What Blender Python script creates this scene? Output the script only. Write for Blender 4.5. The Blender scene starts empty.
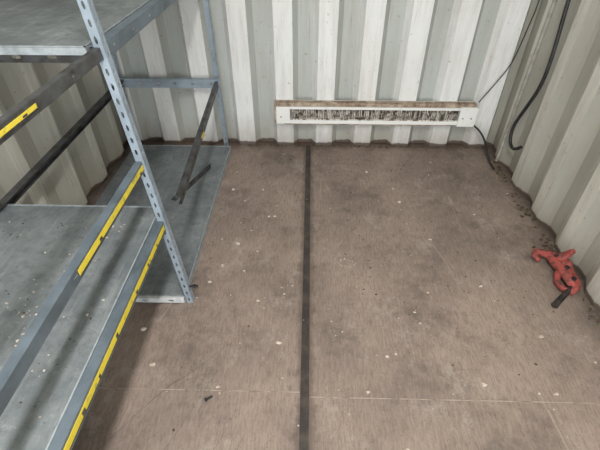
import bpy, bmesh, math, random
from mathutils import Vector, Matrix
random.seed(7)
scene=bpy.context.scene
try:
    scene.view_settings.view_transform='Standard'
    scene.view_settings.exposure=0.0
except Exception: pass
HW=1.175; BACK=2.424; FRONT=-3.45; H=2.39

# ---------------------------------------------------------------- helpers
def link(o,parent=None):
    scene.collection.objects.link(o)
    if parent: o.parent=parent
    return o
def empty(name,loc=(0,0,0)):
    e=bpy.data.objects.new(name,None); e.location=(0,0,0); e.empty_display_size=.1
    return link(e)
def mesh_obj(name,bm,mats,parent=None,smooth=False,solid=0,bevel=0):
    bmesh.ops.recalc_face_normals(bm,faces=bm.faces)
    me=bpy.data.meshes.new(name); bm.to_mesh(me); bm.free()
    if not isinstance(mats,(list,tuple)): mats=[mats]
    for m in mats: me.materials.append(m)
    if smooth:
        for p in me.polygons: p.use_smooth=True
    o=bpy.data.objects.new(name,me); link(o,parent)
    if solid:
        m=o.modifiers.new('solid','SOLIDIFY'); m.thickness=solid; m.offset=0
    if bevel:
        m=o.modifiers.new('bev','BEVEL'); m.width=bevel; m.segments=2; m.limit_method='ANGLE'
    return o
def add_box(bm,x0,x1,y0,y1,z0,z1,mi=0,M=None):
    vs=[bm.verts.new((x,y,z)) for x in(x0,x1) for y in(y0,y1) for z in(z0,z1)]
    if M:
        for v in vs: v.co=M@v.co
    for f in((0,1,3,2),(4,6,7,5),(0,4,5,1),(2,3,7,6),(0,2,6,4),(1,5,7,3)):
        fc=bm.faces.new([vs[i] for i in f]); fc.material_index=mi
def box(name,x0,x1,y0,y1,z0,z1,mat,parent=None,bevel=0):
    bm=bmesh.new(); add_box(bm,x0,x1,y0,y1,z0,z1); return mesh_obj(name,bm,mat,parent,bevel=bevel)
def tube(name,pts,r,mat,parent=None,cyc=False):
    cu=bpy.data.curves.new(name,'CURVE'); cu.dimensions='3D'; cu.bevel_depth=r; cu.bevel_resolution=3; cu.use_fill_caps=True
    s=cu.splines.new('NURBS'); s.points.add(len(pts)-1)
    for p,c in zip(s.points,pts): p.co=(*c,1)
    s.use_endpoint_u=True; s.order_u=3; s.use_cyclic_u=cyc
    cu.materials.append(mat)
    o=bpy.data.objects.new(name,cu); return link(o,parent)

# ---------------------------------------------------------------- materials
def mat(name,rough=.6,metal=0):
    m=bpy.data.materials.new(name); m.use_nodes=True
    nt=m.node_tree; b=nt.nodes['Principled BSDF']
    b.inputs['Roughness'].default_value=rough; b.inputs['Metallic'].default_value=metal
    return m,nt,b
def N(nt,t,**k):
    n=nt.nodes.new(t)
    for a,v in k.items(): setattr(n,a,v)
    return n
def noise(nt,scale,detail=5,rough=.6,vec=None,mscale=None,rot=0,off=(0,0,0)):
    n=N(nt,'ShaderNodeTexNoise'); n.inputs['Scale'].default_value=scale
    n.inputs['Detail'].default_value=detail; n.inputs['Roughness'].default_value=rough
    geo=N(nt,'ShaderNodeNewGeometry')
    src=geo.outputs['Position']
    if mscale:
        if rot:
            mr=N(nt,'ShaderNodeMapping'); mr.inputs['Rotation'].default_value=(0,0,rot)
            nt.links.new(src,mr.inputs['Vector']); src=mr.outputs['Vector']
        mp=N(nt,'ShaderNodeMapping'); mp.inputs['Scale'].default_value=mscale; mp.inputs['Location'].default_value=off
        nt.links.new(src,mp.inputs['Vector']); src=mp.outputs['Vector']
    nt.links.new(src,n.inputs['Vector'])
    return n.outputs['Fac']
def ramp(nt,src,stops):
    r=N(nt,'ShaderNodeValToRGB'); el=r.color_ramp.elements
    while len(el)<len(stops): el.new(.5)
    for e,(p,c) in zip(el,stops):
        e.position=p; e.color=(c,c,c,1) if not isinstance(c,tuple) else (*c,1)
    nt.links.new(src,r.inputs['Fac']); return r.outputs['Color']
def mix(nt,fac,a,b,mode='MIX'):
    n=N(nt,'ShaderNodeMix',data_type='RGBA',blend_type=mode)
    for key,v in((0,fac),(6,a),(7,b)):
        if isinstance(v,(int,float)): n.inputs[key].default_value=v
        elif isinstance(v,tuple): n.inputs[key].default_value=(*v,1)
        else: nt.links.new(v,n.inputs[key])
    return n.outputs[2]
def bump(nt,b,src,strength=.3,dist=.002):
    n=N(nt,'ShaderNodeBump'); n.inputs['Strength'].default_value=strength; n.inputs['Distance'].default_value=dist
    nt.links.new(src,n.inputs['Height']); nt.links.new(n.outputs['Normal'],b.inputs['Normal'])
def posz(nt,axis='Z'):
    g=N(nt,'ShaderNodeNewGeometry'); s=N(nt,'ShaderNodeSeparateXYZ'); nt.links.new(g.outputs['Position'],s.inputs[0]); return s.outputs[axis]
def math_(nt,op,a,b=None):
    n=N(nt,'ShaderNodeMath',operation=op)
    for i,v in enumerate((a,b)):
        if v is None: continue
        if isinstance(v,(int,float)): n.inputs[i].default_value=v
        else: nt.links.new(v,n.inputs[i])
    return n.outputs[0]
def veins(nt,src,w):
    return ramp(nt,math_(nt,'ABSOLUTE',math_(nt,'SUBTRACT',src,.5)),[(0.,1.),(w,0.)])
def simple(name,col,col2=None,scale=20,rough=.6,metal=0,lo=.4,hi=.65,bs=0):
    m,nt,b=mat(name,rough,metal)
    n=noise(nt,scale)
    f=ramp(nt,n,[(lo,0.),(hi,1.)])
    c=mix(nt,f,col,col2 or tuple(x*.7 for x in col))
    nt.links.new(c,b.inputs['Base Color'])
    if bs: bump(nt,b,n,bs)
    return m

def wall_mat(name,base,warm,dirt=.5):
    m,nt,b=mat(name,.45)
    big=ramp(nt,noise(nt,2.2,3,.5),[(.35,0.),(.7,1.)])
    c=mix(nt,big,base,warm)
    st=ramp(nt,noise(nt,7,7,.75,mscale=(3,3,.30)),[(.45,0.),(.70,1.)])
    c=mix(nt,math_(nt,'MULTIPLY',st,dirt),c,(.36,.33,.275))
    sp=ramp(nt,noise(nt,38,6,.7),[(.62,0.),(.69,1.)])
    c=mix(nt,math_(nt,'MULTIPLY',sp,.6),c,(.22,.16,.11))
    run=ramp(nt,noise(nt,16,5,.7,mscale=(2.5,2.5,.12)),[(.62,0.),(.71,1.)])
    c=mix(nt,math_(nt,'MULTIPLY',run,.45),c,(.29,.21,.14))
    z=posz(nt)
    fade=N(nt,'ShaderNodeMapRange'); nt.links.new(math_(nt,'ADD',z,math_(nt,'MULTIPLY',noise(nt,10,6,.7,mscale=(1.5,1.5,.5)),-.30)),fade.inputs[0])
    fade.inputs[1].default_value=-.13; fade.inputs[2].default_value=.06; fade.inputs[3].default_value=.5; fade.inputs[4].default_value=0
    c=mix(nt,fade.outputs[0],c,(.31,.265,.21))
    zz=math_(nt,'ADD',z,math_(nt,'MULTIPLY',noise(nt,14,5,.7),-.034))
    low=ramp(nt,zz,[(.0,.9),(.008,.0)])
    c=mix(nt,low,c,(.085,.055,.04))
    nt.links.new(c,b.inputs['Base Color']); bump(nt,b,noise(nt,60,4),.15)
    return m
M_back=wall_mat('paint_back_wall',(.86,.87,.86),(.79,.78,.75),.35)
M_back_shade=wall_mat('painted_back_recess_shade',(.50,.525,.50),(.45,.47,.44),.45)  # greyer copy of the wall paint: recess shade put into the base colour
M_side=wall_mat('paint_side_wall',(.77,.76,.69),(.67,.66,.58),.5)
M_side_shade=wall_mat('painted_side_recess_shade',(.46,.455,.405),(.38,.375,.325),.6)  # side paint darkened between ribs: shading mixed into the colour, plus extra dirt

# floor
m,nt,b=mat('worn_plywood',.68); M_floor=m
grain=noise(nt,30,6,.7,mscale=(3.2,.30,1))
gr2=noise(nt,90,5,.75,mscale=(1.8,.25,1))
bigp=noise(nt,1.6,6,.68)
c=mix(nt,ramp(nt,bigp,[(.38,0.),(.60,1.)]),(.350,.266,.217),(.222,.169,.140))
c=mix(nt,math_(nt,'MULTIPLY',ramp(nt,grain,[(.42,0.),(.7,1.)]),.35),c,(.41,.335,.285))
c=mix(nt,math_(nt,'MULTIPLY',ramp(nt,gr2,[(.46,0.),(.64,1.)]),.52),c,(.135,.102,.083))
dk=ramp(nt,noise(nt,3.0,10,.78),[(.50,0.),(.63,1.)])
c=mix(nt,math_(nt,'MULTIPLY',dk,.58),c,(.098,.074,.062))
dk2=ramp(nt,noise(nt,13,8,.8),[(.57,0.),(.66,1.)])
c=mix(nt,math_(nt,'MULTIPLY',dk2,.42),c,(.105,.077,.063))
dust=ramp(nt,noise(nt,5,10,.84,mscale=(1,.7,1),off=(3,5,0)),[(.53,0.),(.69,1.)])
c=mix(nt,math_(nt,'MULTIPLY',dust,.60),c,(.50,.435,.38))
s1=veins(nt,noise(nt,3.0,1,.4,mscale=(1.6,.12,1)),.0022)
c=mix(nt,math_(nt,'MULTIPLY',math_(nt,'MULTIPLY',s1,ramp(nt,noise(nt,2.5,3,.5),[(.45,0.),(.6,1.)])),.45),c,(.50,.42,.35))
s2=veins(nt,noise(nt,3.3,1,.4,mscale=(1.8,.2,1),rot=.5,off=(7,2,0)),.0022)
c=mix(nt,math_(nt,'MULTIPLY',math_(nt,'MULTIPLY',s2,ramp(nt,noise(nt,2.1,3,.5,mscale=(1,1,1),off=(4,4,0)),[(.48,0.),(.6,1.)])),.5),c,(.08,.055,.045))
fine=ramp(nt,noise(nt,120,4,.7),[(.59,0.),(.68,1.)])
c=mix(nt,math_(nt,'MULTIPLY',fine,.6),c,(.08,.058,.048))
fine2=ramp(nt,noise(nt,70,6,.85),[(.62,0.),(.71,1.)])
c=mix(nt,math_(nt,'MULTIPLY',fine2,.5),c,(.54,.475,.41))
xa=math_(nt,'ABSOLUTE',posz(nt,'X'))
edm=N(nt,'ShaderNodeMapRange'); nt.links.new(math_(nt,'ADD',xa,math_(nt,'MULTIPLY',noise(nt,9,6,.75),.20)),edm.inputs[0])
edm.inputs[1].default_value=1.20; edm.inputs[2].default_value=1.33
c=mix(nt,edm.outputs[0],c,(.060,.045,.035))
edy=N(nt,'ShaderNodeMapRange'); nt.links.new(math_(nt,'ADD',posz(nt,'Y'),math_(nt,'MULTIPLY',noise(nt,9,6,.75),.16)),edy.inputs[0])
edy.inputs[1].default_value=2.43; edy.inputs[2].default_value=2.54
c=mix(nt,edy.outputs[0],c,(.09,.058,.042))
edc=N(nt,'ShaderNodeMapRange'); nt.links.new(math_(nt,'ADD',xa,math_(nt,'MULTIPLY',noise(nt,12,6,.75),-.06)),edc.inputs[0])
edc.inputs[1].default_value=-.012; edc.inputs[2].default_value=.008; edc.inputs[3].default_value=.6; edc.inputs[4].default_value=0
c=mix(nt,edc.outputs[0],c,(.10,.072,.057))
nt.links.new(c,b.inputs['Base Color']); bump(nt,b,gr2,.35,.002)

M_seam=simple('dirty_steel_seam',(.038,.030,.026),(.10,.078,.062),14,.55,0,.45,.75)
M_groove=simple('dusty_joint',(.44,.37,.31),(.21,.165,.135),25,.8)
M_post=simple('blue_grey_enamel',(.36,.43,.50),(.24,.29,.34),14,.40,.25,.45,.75)
M_beam=simple('grey_beam_enamel',(.175,.22,.26),(.11,.14,.165),10,.5,.3)
M_dark=simple('dark_steel_beam',(.115,.12,.125),(.055,.048,.042),18,.5,.4)
M_edge=simple('worn_light_edge',(.42,.465,.49),(.26,.29,.31),30,.5,.2)
M_lightbar=simple('pale_galvanised_bar',(.74,.76,.76),(.52,.54,.54),30,.5,.1)
m,nt,b=mat('galvanised_shelf',.55,.15); M_panel=m
n1=noise(nt,4,7,.75); n2=noise(nt,26,6,.75)
c=mix(nt,ramp(nt,n1,[(.38,0.),(.62,1.)]),(.160,.183,.193),(.265,.290,.298))
c=mix(nt,math_(nt,'MULTIPLY',ramp(nt,n2,[(.50,0.),(.64,1.)]),.5),c,(.105,.118,.126))
c=mix(nt,math_(nt,'MULTIPLY',ramp(nt,noise(nt,8,9,.85),[(.56,0.),(.68,1.)]),.55),c,(.44,.45,.445))
c=mix(nt,math_(nt,'MULTIPLY',ramp(nt,noise(nt,20,6,.7,mscale=(3,.3,1)),[(.53,0.),(.68,1.)]),.35),c,(.38,.40,.40))
sp=ramp(nt,noise(nt,85,4,.7),[(.62,0.),(.68,1.)])
c=mix(nt,math_(nt,'MULTIPLY',sp,.5),c,(.07,.065,.06))
nt.links.new(c,b.inputs['Base Color'])
M_yellow=simple('worn_yellow_tape',(.84,.68,.06),(.36,.31,.10),38,.6,0,.56,.72)
M_black=simple('black_tape',(.03,.03,.032),(.12,.12,.11),40,.6,0,.5,.7)
M_cable=simple('black_rubber',(.012,.012,.013),(.03,.03,.03),30,.45)
M_conduit=simple('grey_conduit',(.40,.39,.35),(.27,.25,.21),20,.5)
M_white=simple('white_enamel_heater',(.88,.88,.85),(.70,.67,.61),24,.45,0,.58,.78)
M_heattop=simple('stained_heater_top',(.52,.42,.32),(.18,.115,.075),22,.7,0,.38,.66)
M_grille=simple('rusty_grille',(.70,.67,.61),(.12,.085,.06),45,.7,0,.48,.60)
M_void=simple('heater_void',(.06,.045,.036),(.36,.31,.26),40,.8,0,.46,.6)
M_red=simple('faded_red_paint',(.38,.075,.062),(.14,.050,.043),45,.6,.1,.46,.62,.6)
M_bolt=simple('blackened_steel',(.03,.03,.033),(.09,.07,.06),30,.5,.5)
M_chip=simple('pale_chips',(.64,.57,.48),(.42,.34,.26),60,.8)
M_dirt=simple('dark_dirt',(.05,.037,.028),(.13,.09,.06),60,.9)
M_leaf=simple('leaf_litter',(.12,.13,.07),(.16,.10,.055),40,.8)
M_fill,nt,b=mat('fill_diffuser'); b.inputs['Emission Color'].default_value=(1,.98,.94,1); b.inputs['Emission Strength'].default_value=3  # glowing lens of the added fill fixture

# ---------------------------------------------------------------- shell
def corrugated(name,length,flatA,slope,flatB,depth,start,place,material):
    s=start; pts=[]
    while s<length+.3:
        pts+= [(s,0,0),(s+flatA,0,1),(s+flatA+slope,depth,1),(s+flatA+slope+flatB,depth,1)]
        s+=flatA+slope*2+flatB
    bm=bmesh.new(); prev=None
    for s,o,mi in pts:
        s=min(max(s,0),length)
        cur=[bm.verts.new(place(s,o,z)) for z in(0,H)]
        if prev and abs((prev[0].co-cur[0].co).length)>1e-5:
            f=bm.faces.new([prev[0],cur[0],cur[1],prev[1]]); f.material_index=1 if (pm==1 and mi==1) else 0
        prev=cur; pm=mi
    return mesh_obj(name,bm,material)
corrugated('wall_back',2*(HW+.036),.105,.030,.085,.045,-.241,lambda s,o,z:Vector((-HW-.036+s,BACK+o,z)),[M_back,M_back_shade])
corrugated('wall_right',BACK-FRONT+.045,.072,.068,.070,.036,-.10,lambda s,o,z:Vector((HW+o,BACK+.045-s,z)),[M_side,M_side_shade])
corrugated('wall_left',BACK-FRONT+.045,.072,.068,.070,.036,-.10,lambda s,o,z:Vector((-HW-o,BACK+.045-s,z)),[M_side,M_side_shade])
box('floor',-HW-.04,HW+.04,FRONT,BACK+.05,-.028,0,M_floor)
box('ceiling',-HW-.04,HW+.04,FRONT,BACK+.05,H,H+.03,M_side)
box('trim_1',-.015,.015,FRONT,BACK-.01,-.001,.002,M_seam)
bm=bmesh.new()
add_box(bm,-HW+.01,-.018,.706,.7085,0,.001); add_box(bm,.018,HW-.01,.690,.6925,0,.001)
mesh_obj('trim_2',bm,M_groove)

# ---------------------------------------------------------------- slotted steel
def strip(bm,L,W,fn,pitch=None,hw=.006,hl=.016,mi=0):
    if not pitch:
        vs=[bm.verts.new(fn(u,l)) for u,l in((0,0),(W,0),(W,L),(0,L))]; f=bm.faces.new(vs); f.material_index=mi; return
    n=max(1,int(round(L/pitch))); p=L/n
    for i in range(n):
        a=i*p; c=a+p/2; w=W/2
        out=[(0,a),(w,a),(W,a),(W,c),(W,a+p),(w,a+p),(0,a+p),(0,c)]
        inn=[(w-hw*.7,c-hl*.75),(w,c-hl),(w+hw*.7,c-hl*.75),(w+hw,c),(w+hw*.7,c+hl*.75),(w,c+hl),(w-hw*.7,c+hl*.75),(w-hw,c)]
        vo=[bm.verts.new(fn(*q)) for q in out]; vi=[bm.verts.new(fn(*q)) for q in inn]
        for k in range(8):
            f=bm.faces.new([vo[k],vo[(k+1)%8],vi[(k+1)%8],vi[k]]); f.material_index=mi
def angle(name,p0,p1,wa,wb,da,db,mat_,parent,pitch=.04,hw=.004,hl=.010,holesB=True):
    p0=Vector(p0);p1=Vector(p1);d=(p1-p0);L=d.length;d.normalize();da=Vector(da);db=Vector(db)
    bm=bmesh.new()
    strip(bm,L,wa,lambda u,l:p0+d*l+da*u,pitch,hw,hl)
    strip(bm,L,wb,lambda u,l:p0+d*l+db*u,pitch if holesB else None,hw,hl)
    bmesh.ops.remove_doubles(bm,verts=bm.verts,dist=1e-5)
    return mesh_obj(name,bm,mat_,parent,solid=.0022)

U=empty('metal_shelving_unit')
RX=-1.145
angle('post_middle_front',(-.466,1.085,0.001),(-.580,1.085,1.85),.024,.026,(-1,0,0),(0,1,0),M_post,U)
angle('post_back_front',(-.520,2.385,0.001),(-.545,2.385,1.85),.030,.036,(-1,0,0),(0,-1,0),M_post,U)
angle('post_back_rear',(RX,2.385,0.001),(RX,2.385,1.85),.036,.036,(1,0,0),(0,-1,0),M_post,U)
angle('post_middle_rear',(RX,1.085,0.001),(RX,1.085,1.85),.036,.036,(1,0,0),(0,1,0),M_post,U)
angle('post_near_front',(-.500,-.17,0.001),(-.56,-.17,1.85),.036,.036,(-1,0,0),(0,1,0),M_post,U)
angle('post_near_rear',(RX,-.17,0.001),(RX,-.17,1.85),.036,.036,(1,0,0),(0,1,0),M_post,U)
def beam(name,p0,p1,mat_,h=.045,ledge=-.03,pitch=.16):
    p0=Vector(p0);p1=Vector(p1);d=(p1-p0);L=d.length;d.normalize()
    side=Vector((-d.y,d.x,0)).normalized()
    if side.x*ledge<0: side=-side
    w=abs(ledge); up=Vector((0,0,1)); bm=bmesh.new()
    strip(bm,L,h,lambda u,l:p0+d*l-up*u,pitch,.005,.011)
    strip(bm,L,w,lambda u,l:p0+d*l+side*u)
    strip(bm,L,w*.6,lambda u,l:p0+d*l-up*h+side*u)
    bmesh.ops.remove_doubles(bm,verts=bm.verts,dist=1e-5)
    return mesh_obj(name,bm,mat_,U,solid=.0022)
beam('beam_near_low_front',(-.497,1.083,.435),(-.505,-.16,.435),M_beam,h=.042,ledge=-.026)
beam('beam_near_mid_front',(-.513,1.083,.672),(-.52,-.16,.668),M_beam,h=.034,ledge=-.020,pitch=.3)
beam('beam_near_top_front',(-.537,1.083,1.008),(-.545,-.16,1.008),M_dark,h=.028,ledge=-.016,pitch=.3)
beam('beam_near_low_rear',(-1.112,1.083,.435),(-1.112,-.16,.435),M_dark,ledge=.03)
beam('beam_near_top_rear',(-1.112,1.083,1.01),(-1.112,-.16,1.01),M_dark,ledge=.03)
beam('beam_far_low_rear',(-1.105,2.38,.455),(-1.105,1.09,.455),M_dark,h=.038,ledge=.03)
beam('beam_far_low_front',(-.530,2.38,.45),(-.470,1.22,.44),M_dark,h=.032,ledge=-.02,pitch=.09)
beam('beam_far_top_front',(-.537,2.38,1.01),(-.537,1.09,1.01),M_beam,h=.036)
beam('beam_far_top_rear',(-1.112,2.38,1.01),(-1.112,1.09,1.01),M_dark,ledge=.03)
def xbar(name,y,z,mat_,h=.045,x0=-1.14,x1=-.52,led=-.02):
    bm=bmesh.new()
    strip(bm,x1-x0,h,lambda u,l:Vector((x0+l,y,z-u)),.10,.006,min(.014,h*.55))
    strip(bm,x1-x0,abs(led),lambda u,l:Vector((x0+l,y-led,z-0)) if u else Vector((x0+l,y,z)))
    bmesh.ops.remove_doubles(bm,verts=bm.verts,dist=1e-5)
    return mesh_obj(name,bm,mat_,U,solid=.0022)
xbar('crossbar_back_low',2.345,.46,M_post,.05)
xbar('crossbar_back_top',2.345,1.0,M_post)
xbar('crossbar_middle_low',1.128,.405,M_dark,.04)
xbar('crossbar_middle_top',1.128,.985,M_dark,.03,x1=-.55)
xbar('crossbar_middle_base',1.076,.034,M_lightbar,.024,x1=-.497,led=-.012)
xbar('crossbar_near_low',-.13,.40,M_dark)
def tray(name,x0,x1,y0,y1,z,lip=.03):
    bm=bmesh.new(); t=.0015
    add_box(bm,x0,x1,y0,y1,z-t,z,0)
    add_box(bm,x0,x1,y0,y0+t,z-lip,z-t,1); add_box(bm,x0,x1,y1-t,y1,z-lip,z-t,1)
    add_box(bm,x0,x0+t,y0+t,y1-t,z-lip,z-t,1); add_box(bm,x1-t,x1,y0+t,y1-t,z-lip,z-t,1)
    add_box(bm,x0,x1,y0,y0+.006,z,z+.002,1); add_box(bm,x0,x1,y1-.006,y1,z,z+.002,1); add_box(bm,x1-.004,x1,y0,y1,z,z+.002,1)
    return mesh_obj(name,bm,[M_panel,M_edge],U)
tray('shelf_near_low',-1.10,-.527,-.14,1.165,.437)
tray('shelf_far_top',-1.10,-.57,1.075,2.33,1.012,.02)
tray('shelf_far_base',-1.12,-.497,1.09,2.34,.032,.030)
def tape(name,xa,xb,y0,y1,zt,h=.016):
    bm=bmesh.new(); n=max(1,int((y1-y0)/.05))
    def X(y): return xa+(xb-xa)*(y-y0)/(y1-y0)
    for i in range(n):
        a=y0+(y1-y0)*i/n; c=y0+(y1-y0)*(i+1)/n
        x=max(X(a),X(c))
        add_box(bm,x+.0014,x+.0024,a,c,zt-.008-h,zt-.008,0)
        add_box(bm,x+.0014,x+.0023,a,c,zt-.012-h,zt-.0085-h,1)
        if random.random()<.4:
            k=random.uniform(a,c-.03); add_box(bm,x+.0015,x+.0026,k,k+random.uniform(.006,.02),zt-.007-h,zt-.012-random.uniform(0,.4)*h,1)
    return mesh_obj(name,bm,[M_yellow,M_black],U)
tape('tape_low',-.5045,-.497,-.1,1.075,.435,.021)
tape('tape_mid',-.5155,-.513,.63,1.08,.672,.017)
tape('tape_top',-.5395,-.539,.63,.76,1.008,.009)
tape('tape_far',-.4965,-.5005,1.70,1.76,.44,.014)

bm=bmesh.new()
bmesh.ops.create_cone(bm,cap_ends=True,segments=6,radius1=.009,radius2=.009,depth=.012,matrix=Matrix.Translation((-.450,1.10,.085))@Matrix.Rotation(math.pi/2,4,'Y'))
bmesh.ops.create_cone(bm,cap_ends=True,segments=12,radius1=.005,radius2=.005,depth=.05,matrix=Matrix.Translation((-.462,1.10,.085))@Matrix.Rotation(math.pi/2,4,'Y'))
mesh_obj('foot_bolt',bm,M_bolt,U)
LA=empty('loose_slotted_angle')
angle('angle_bar',(-.575,2.07,.036),(-.70,1.74,.036),.03,.03,(-.93,.36,0),(0,0,1),M_dark,LA,.06)

# ---------------------------------------------------------------- heater on back wall
HT=empty('wall_heater')
x0,x1=-.20,1.02; yb=BACK-.002; yf=2.362; zb,zt=.178,.312
bm=bmesh.new()
add_box(bm,x0,x1,yb-.006,yb,zb,zt,0)
add_box(bm,x0,x0+.085,yf,yb-.006,zb+.004,zt-.022,0)
add_box(bm,x1-.105,x1,yf-.004,yb-.006,zb-.004,zt-.016,0)
add_box(bm,x0+.085,x1-.105,yf+.002,yb-.006,zb+.003,zb+.026,0)
add_box(bm,x0+.085,x1-.105,yf+.002,yb-.006,zt-.038,zt-.022,0)
mesh_obj('heater_casing',bm,M_white,HT,bevel=.002)
bm=bmesh.new()
add_box(bm,x0-.012,x1-.01,yf+.010,yb-.0065,zt-.021,zt,0)
add_box(bm,x0-.012,x0-.001,yf+.006,yb-.0065,zb+.004,zt-.022,0)
add_box(bm,x0+.05,x1-.13,yf+.012,yb-.0065,zb-.008,zb+.002,0)
mesh_obj('heater_timber_frame',bm,M_heattop,HT,bevel=.002)
bm=bmesh.new()
add_box(bm,x0+.086,x1-.106,yb-.035,yb-.0065,zb+.027,zt-.039,0)
mesh_obj('heater_element_core',bm,M_void,HT)
bm=bmesh.new(); k=x0+.09
while k<x1-.115:
    if random.random()<.8:
        add_box(bm,k,k+random.choice([.003,.004,.006]),yf+.010,yb-.036,zb+.027,zt-.040-random.choice([0,0,.010,.02]),0)
    k+=.0105
add_box(bm,x0+.086,x1-.106,yf+.006,yf+.0095,zb+.027,zb+.033,0)
mesh_obj('heater_fins',bm,M_grille,HT)
bm=bmesh.new()
for xx in(x0+.03,x1-.08,x1-.03):
    bmesh.ops.create_cone(bm,cap_ends=True,segments=10,radius1=.004,radius2=.003,depth=.004,matrix=Matrix.Translation((xx,yf-.006,zb+.05))@Matrix.Rotation(math.pi/2,4,'X'))
mesh_obj('heater_screws',bm,M_bolt,HT)

# ---------------------------------------------------------------- cables
tube('black_cable',[(1.16,2.13,1.6),(1.158,2.10,1.2),(1.158,2.09,.93),(1.16,2.05,.72),(1.158,2.04,.56),(1.15,2.09,.42),(1.14,2.14,.29),(1.14,2.11,.20),(1.14,2.04,.19),(1.145,1.99,.24)],.0092,M_cable)
tube('thin_wire',[(1.16,2.36,1.6),(1.165,2.35,.9),(1.16,2.385,.7),(1.15,2.40,.545),(1.09,2.405,.42),(1.025,2.40,.315)],.003,M_cable)
tube('heater_cord',[(1.0,2.38,.19),(1.04,2.37,.17),(1.09,2.33,.12),(1.10,2.25,.06),(1.115,2.19,.012),(1.12,2.14,.010)],.006,M_cable)
tube('corner_conduit',[(1.160,2.20,1.9),(1.160,2.20,1.0),(1.160,2.21,.5),(1.160,2.22,.02)],.010,M_conduit)

# ---------------------------------------------------------------- red load binder
RB=empty('red_load_binder')
DX=.012
def chain(name,pts,mat_,parent,flat=1.0,lump=0.0):
    bm=bmesh.new(); rings=[]; n=10
    P=[Vector((p[0]+DX,p[1],p[2])) for p in pts]
    for i,p in enumerate(P):
        t=(P[min(i+1,len(P)-1)]-P[max(i-1,0)]).normalized()
        a=t.cross(Vector((0,0,1)));
        if a.length<.1: a=t.cross(Vector((1,0,0)))
        a.normalize(); c_=t.cross(a); r=pts[i][3]
        rings.append([bm.verts.new(p+(a*math.cos(k*2*math.pi/n)+c_*math.sin(k*2*math.pi/n)*flat)*r*(1+random.uniform(-lump,lump))) for k in range(n)])
    for i in range(len(rings)-1):
        for k in range(n): bm.faces.new([rings[i][k],rings[i][(k+1)%n],rings[i+1][(k+1)%n],rings[i+1][k]])
    bm.faces.new(rings[0]); bm.faces.new(rings[-1])
    return mesh_obj(name,bm,mat_,parent,smooth=False,bevel=.002)
chain('binder_body',[(1.118,1.17,.03,.022),(1.115,1.21,.035,.032),(1.11,1.27,.04,.034),(1.10,1.33,.04,.036),(1.09,1.37,.04,.026)],M_red,RB,.55,.12)
chain('binder_hook',[(1.09,1.36,.04,.024),(1.065,1.385,.035,.022),(1.04,1.395,.03,.018),(1.028,1.37,.025,.014),(1.04,1.345,.02,.011)],M_red,RB,.7,.1)
chain('binder_arm',[(1.11,1.33,.05,.026),(1.13,1.325,.08,.022),(1.140,1.315,.11,.017)],M_red,RB,.7,.1)
chain('binder_yoke',[(1.145,1.27,.03,.014),(1.13,1.29,.06,.018),(1.11,1.30,.05,.022)],M_red,RB,.7,.1)
chain('binder_lower_eye',[(1.12,1.18,.03,.018),(1.095,1.16,.022,.015),(1.068,1.18,.018,.013),(1.062,1.22,.018,.013),(1.085,1.265,.025,.016)],M_red,RB)
chain('binder_handle',[(1.12,1.20,.03,.010),(1.085,1.165,.026,.011),(1.03,1.12,.02,.012),(.995,1.09,.016,.014)],M_bolt,RB)
bm=bmesh.new()
for q in((1.108,1.335,.062),(1.122,1.265,.060),(1.125,1.205,.054)):
    bmesh.ops.create_cone(bm,cap_ends=True,segments=6,radius1=.010,radius2=.010,depth=.012,matrix=Matrix.Translation(q))
mesh_obj('binder_bolts',bm,M_bolt,RB)

# ---------------------------------------------------------------- debris
def chips(name,items,mats):
    bm=bmesh.new()
    for (x,y,z,r,mi) in items:
        n=random.randint(5,7); h=r*random.uniform(.3,.8); a0=random.random()*6
        rr=[r*random.uniform(.5,1.3) for _ in range(n)]; sy=random.uniform(.4,1)
        lo=[bm.verts.new((x+math.cos(a0+k*6.283/n)*rr[k],y+math.sin(a0+k*6.283/n)*rr[k]*sy,z)) for k in range(n)]
        hi=[bm.verts.new((v.co.x*.6+x*.4,v.co.y*.6+y*.4,z+h*random.uniform(.7,1.2))) for v in lo]
        for k in range(n):
            f=bm.faces.new([lo[k],lo[(k+1)%n],hi[(k+1)%n],hi[k]]); f.material_index=mi
        f=bm.faces.new(hi); f.material_index=mi
        f=bm.faces.new(lo[::-1]); f.material_index=mi
    return mesh_obj(name,bm,mats)
it=[]
for _ in range(320):
    x=random.uniform(-.48,1.12); y=random.uniform(.3,2.4)
    r=random.choice([.002,.002,.003,.003,.004,.006])
    it.append((x,y,.0005,r,random.choice([0,0,1,2])))
for _ in range(70):
    x=random.uniform(.2,1.05); y=random.uniform(1.0,2.2); it.append((x,y,.0005,random.uniform(.003,.006),random.choice([1,2])))
for (x,y) in((-.2,1.66),(-.17,1.665),(-.33,1.45),(-.63,.95),(-.25,1.9),(.85,.72),(-.3,.72),(-.55,.8),(.6,1.5),(.35,2.1),(-.42,1.9),(-.1,.9),(-.42,1.2),(-.38,1.3),(.62,.75),(.9,.95),(.45,1.0),(-.2,1.1),(.3,.85),(.75,1.2),(.5,1.8)):
    it.append((x,y,.0005,random.uniform(.008,.012),0))
for k in range(14):
    a=k*.45; it.append((.18+math.cos(a)*.04*random.uniform(.6,1.1),1.33+math.sin(a)*.03*random.uniform(.6,1.1),.0005,random.uniform(.003,.005),0))
chips('floor_debris',it,[M_chip,M_dirt,M_leaf])
it=[]
for cl in range(11):
    cy=random.uniform(1.45,2.3)
    for _ in range(random.randint(6,20)):
        y=random.gauss(cy,.035); x=HW-abs(random.gauss(0,.026))-.004
        it.append((x,y,.0005,random.uniform(.004,.013),random.choice([1,1,1,1,2,2])))
for _ in range(140):
    x=random.uniform(-.4,1.15); it.append((x,BACK-abs(random.gauss(0,.010))-.005,.0005,random.uniform(.003,.008),random.choice([1,1,1,2])))
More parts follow.
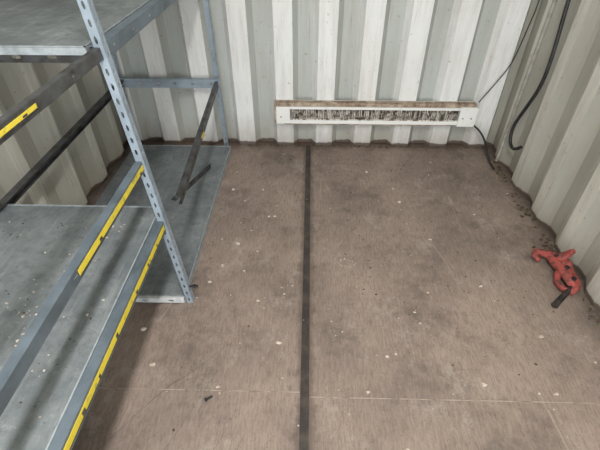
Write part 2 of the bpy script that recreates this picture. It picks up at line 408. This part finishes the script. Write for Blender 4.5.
for _ in range(60):
    it.append((HW-abs(random.gauss(0,.02))-.005,random.uniform(.8,1.35),.0005,random.uniform(.003,.01),random.choice([1,2])))
chips('wall_edge_litter',it,[M_chip,M_dirt,M_leaf])
it=[]
for _ in range(110):
    it.append((random.uniform(-1.05,-.55),random.uniform(.4,1.1),.4372,random.choice([.002,.003,.004]),random.choice([0,0,1])))
for _ in range(40):
    it.append((random.gauss(-.72,.05),random.gauss(.66,.06),.4372,random.choice([.002,.003,.005]),0))
chips('shelf_debris',it,[M_chip,M_dirt])
LB=empty('loose_bolt')
bm=bmesh.new()
R=Matrix.Translation((-.33,.67,.0075))@Matrix.Rotation(.6,4,'Z')@Matrix.Rotation(math.pi/2,4,'Y')
bmesh.ops.create_cone(bm,cap_ends=True,segments=6,radius1=.0075,radius2=.0075,depth=.006,matrix=R)
bmesh.ops.create_cone(bm,cap_ends=True,segments=10,radius1=.004,radius2=.004,depth=.022,matrix=R@Matrix.Translation((0,0,.013)))
mesh_obj('bolt_body',bm,M_bolt,LB)

# ---------------------------------------------------------------- added fill fixture, daylight
LF=empty('added_fill_fixture')  # unseen overhead fixture, added to brighten the interior
box('fill_body',-.08,.08,-.75,.45,H-.06,H-.001,M_white,LF,.005)
box('fill_lens',-.07,.07,-.74,.44,H-.075,H-.061,M_fill,LF,.004)
ld=bpy.data.lights.new('fill_light','AREA'); ld.shape='RECTANGLE'; ld.size=.16; ld.size_y=1.2; ld.energy=50; ld.color=(1,.985,.965)
lo=bpy.data.objects.new('fill_light',ld); lo.location=(0,-.15,H-.09); link(lo,LF)
w=bpy.data.worlds.new('World'); scene.world=w; w.use_nodes=True
bg=w.node_tree.nodes['Background']; bg.inputs[0].default_value=(.90,.95,1,1); bg.inputs[1].default_value=6.6
pd=bpy.data.lights.new('daylight_portal','AREA'); pd.shape='RECTANGLE'; pd.size=2.34; pd.size_y=2.38; pd.cycles.is_portal=True
po=bpy.data.objects.new('daylight_portal',pd); po.location=(0,FRONT-.01,H/2); po.rotation_euler=(math.radians(90),0,0); link(po)

# ---------------------------------------------------------------- camera
cd=bpy.data.cameras.new('camera'); cd.sensor_width=36; cd.lens=24.6; cd.clip_start=.02
co=bpy.data.objects.new('camera',cd); co.location=(0,0,1.332); co.rotation_euler=(math.radians(90-39.83),0,math.radians(1.3)); link(co)
scene.camera=co
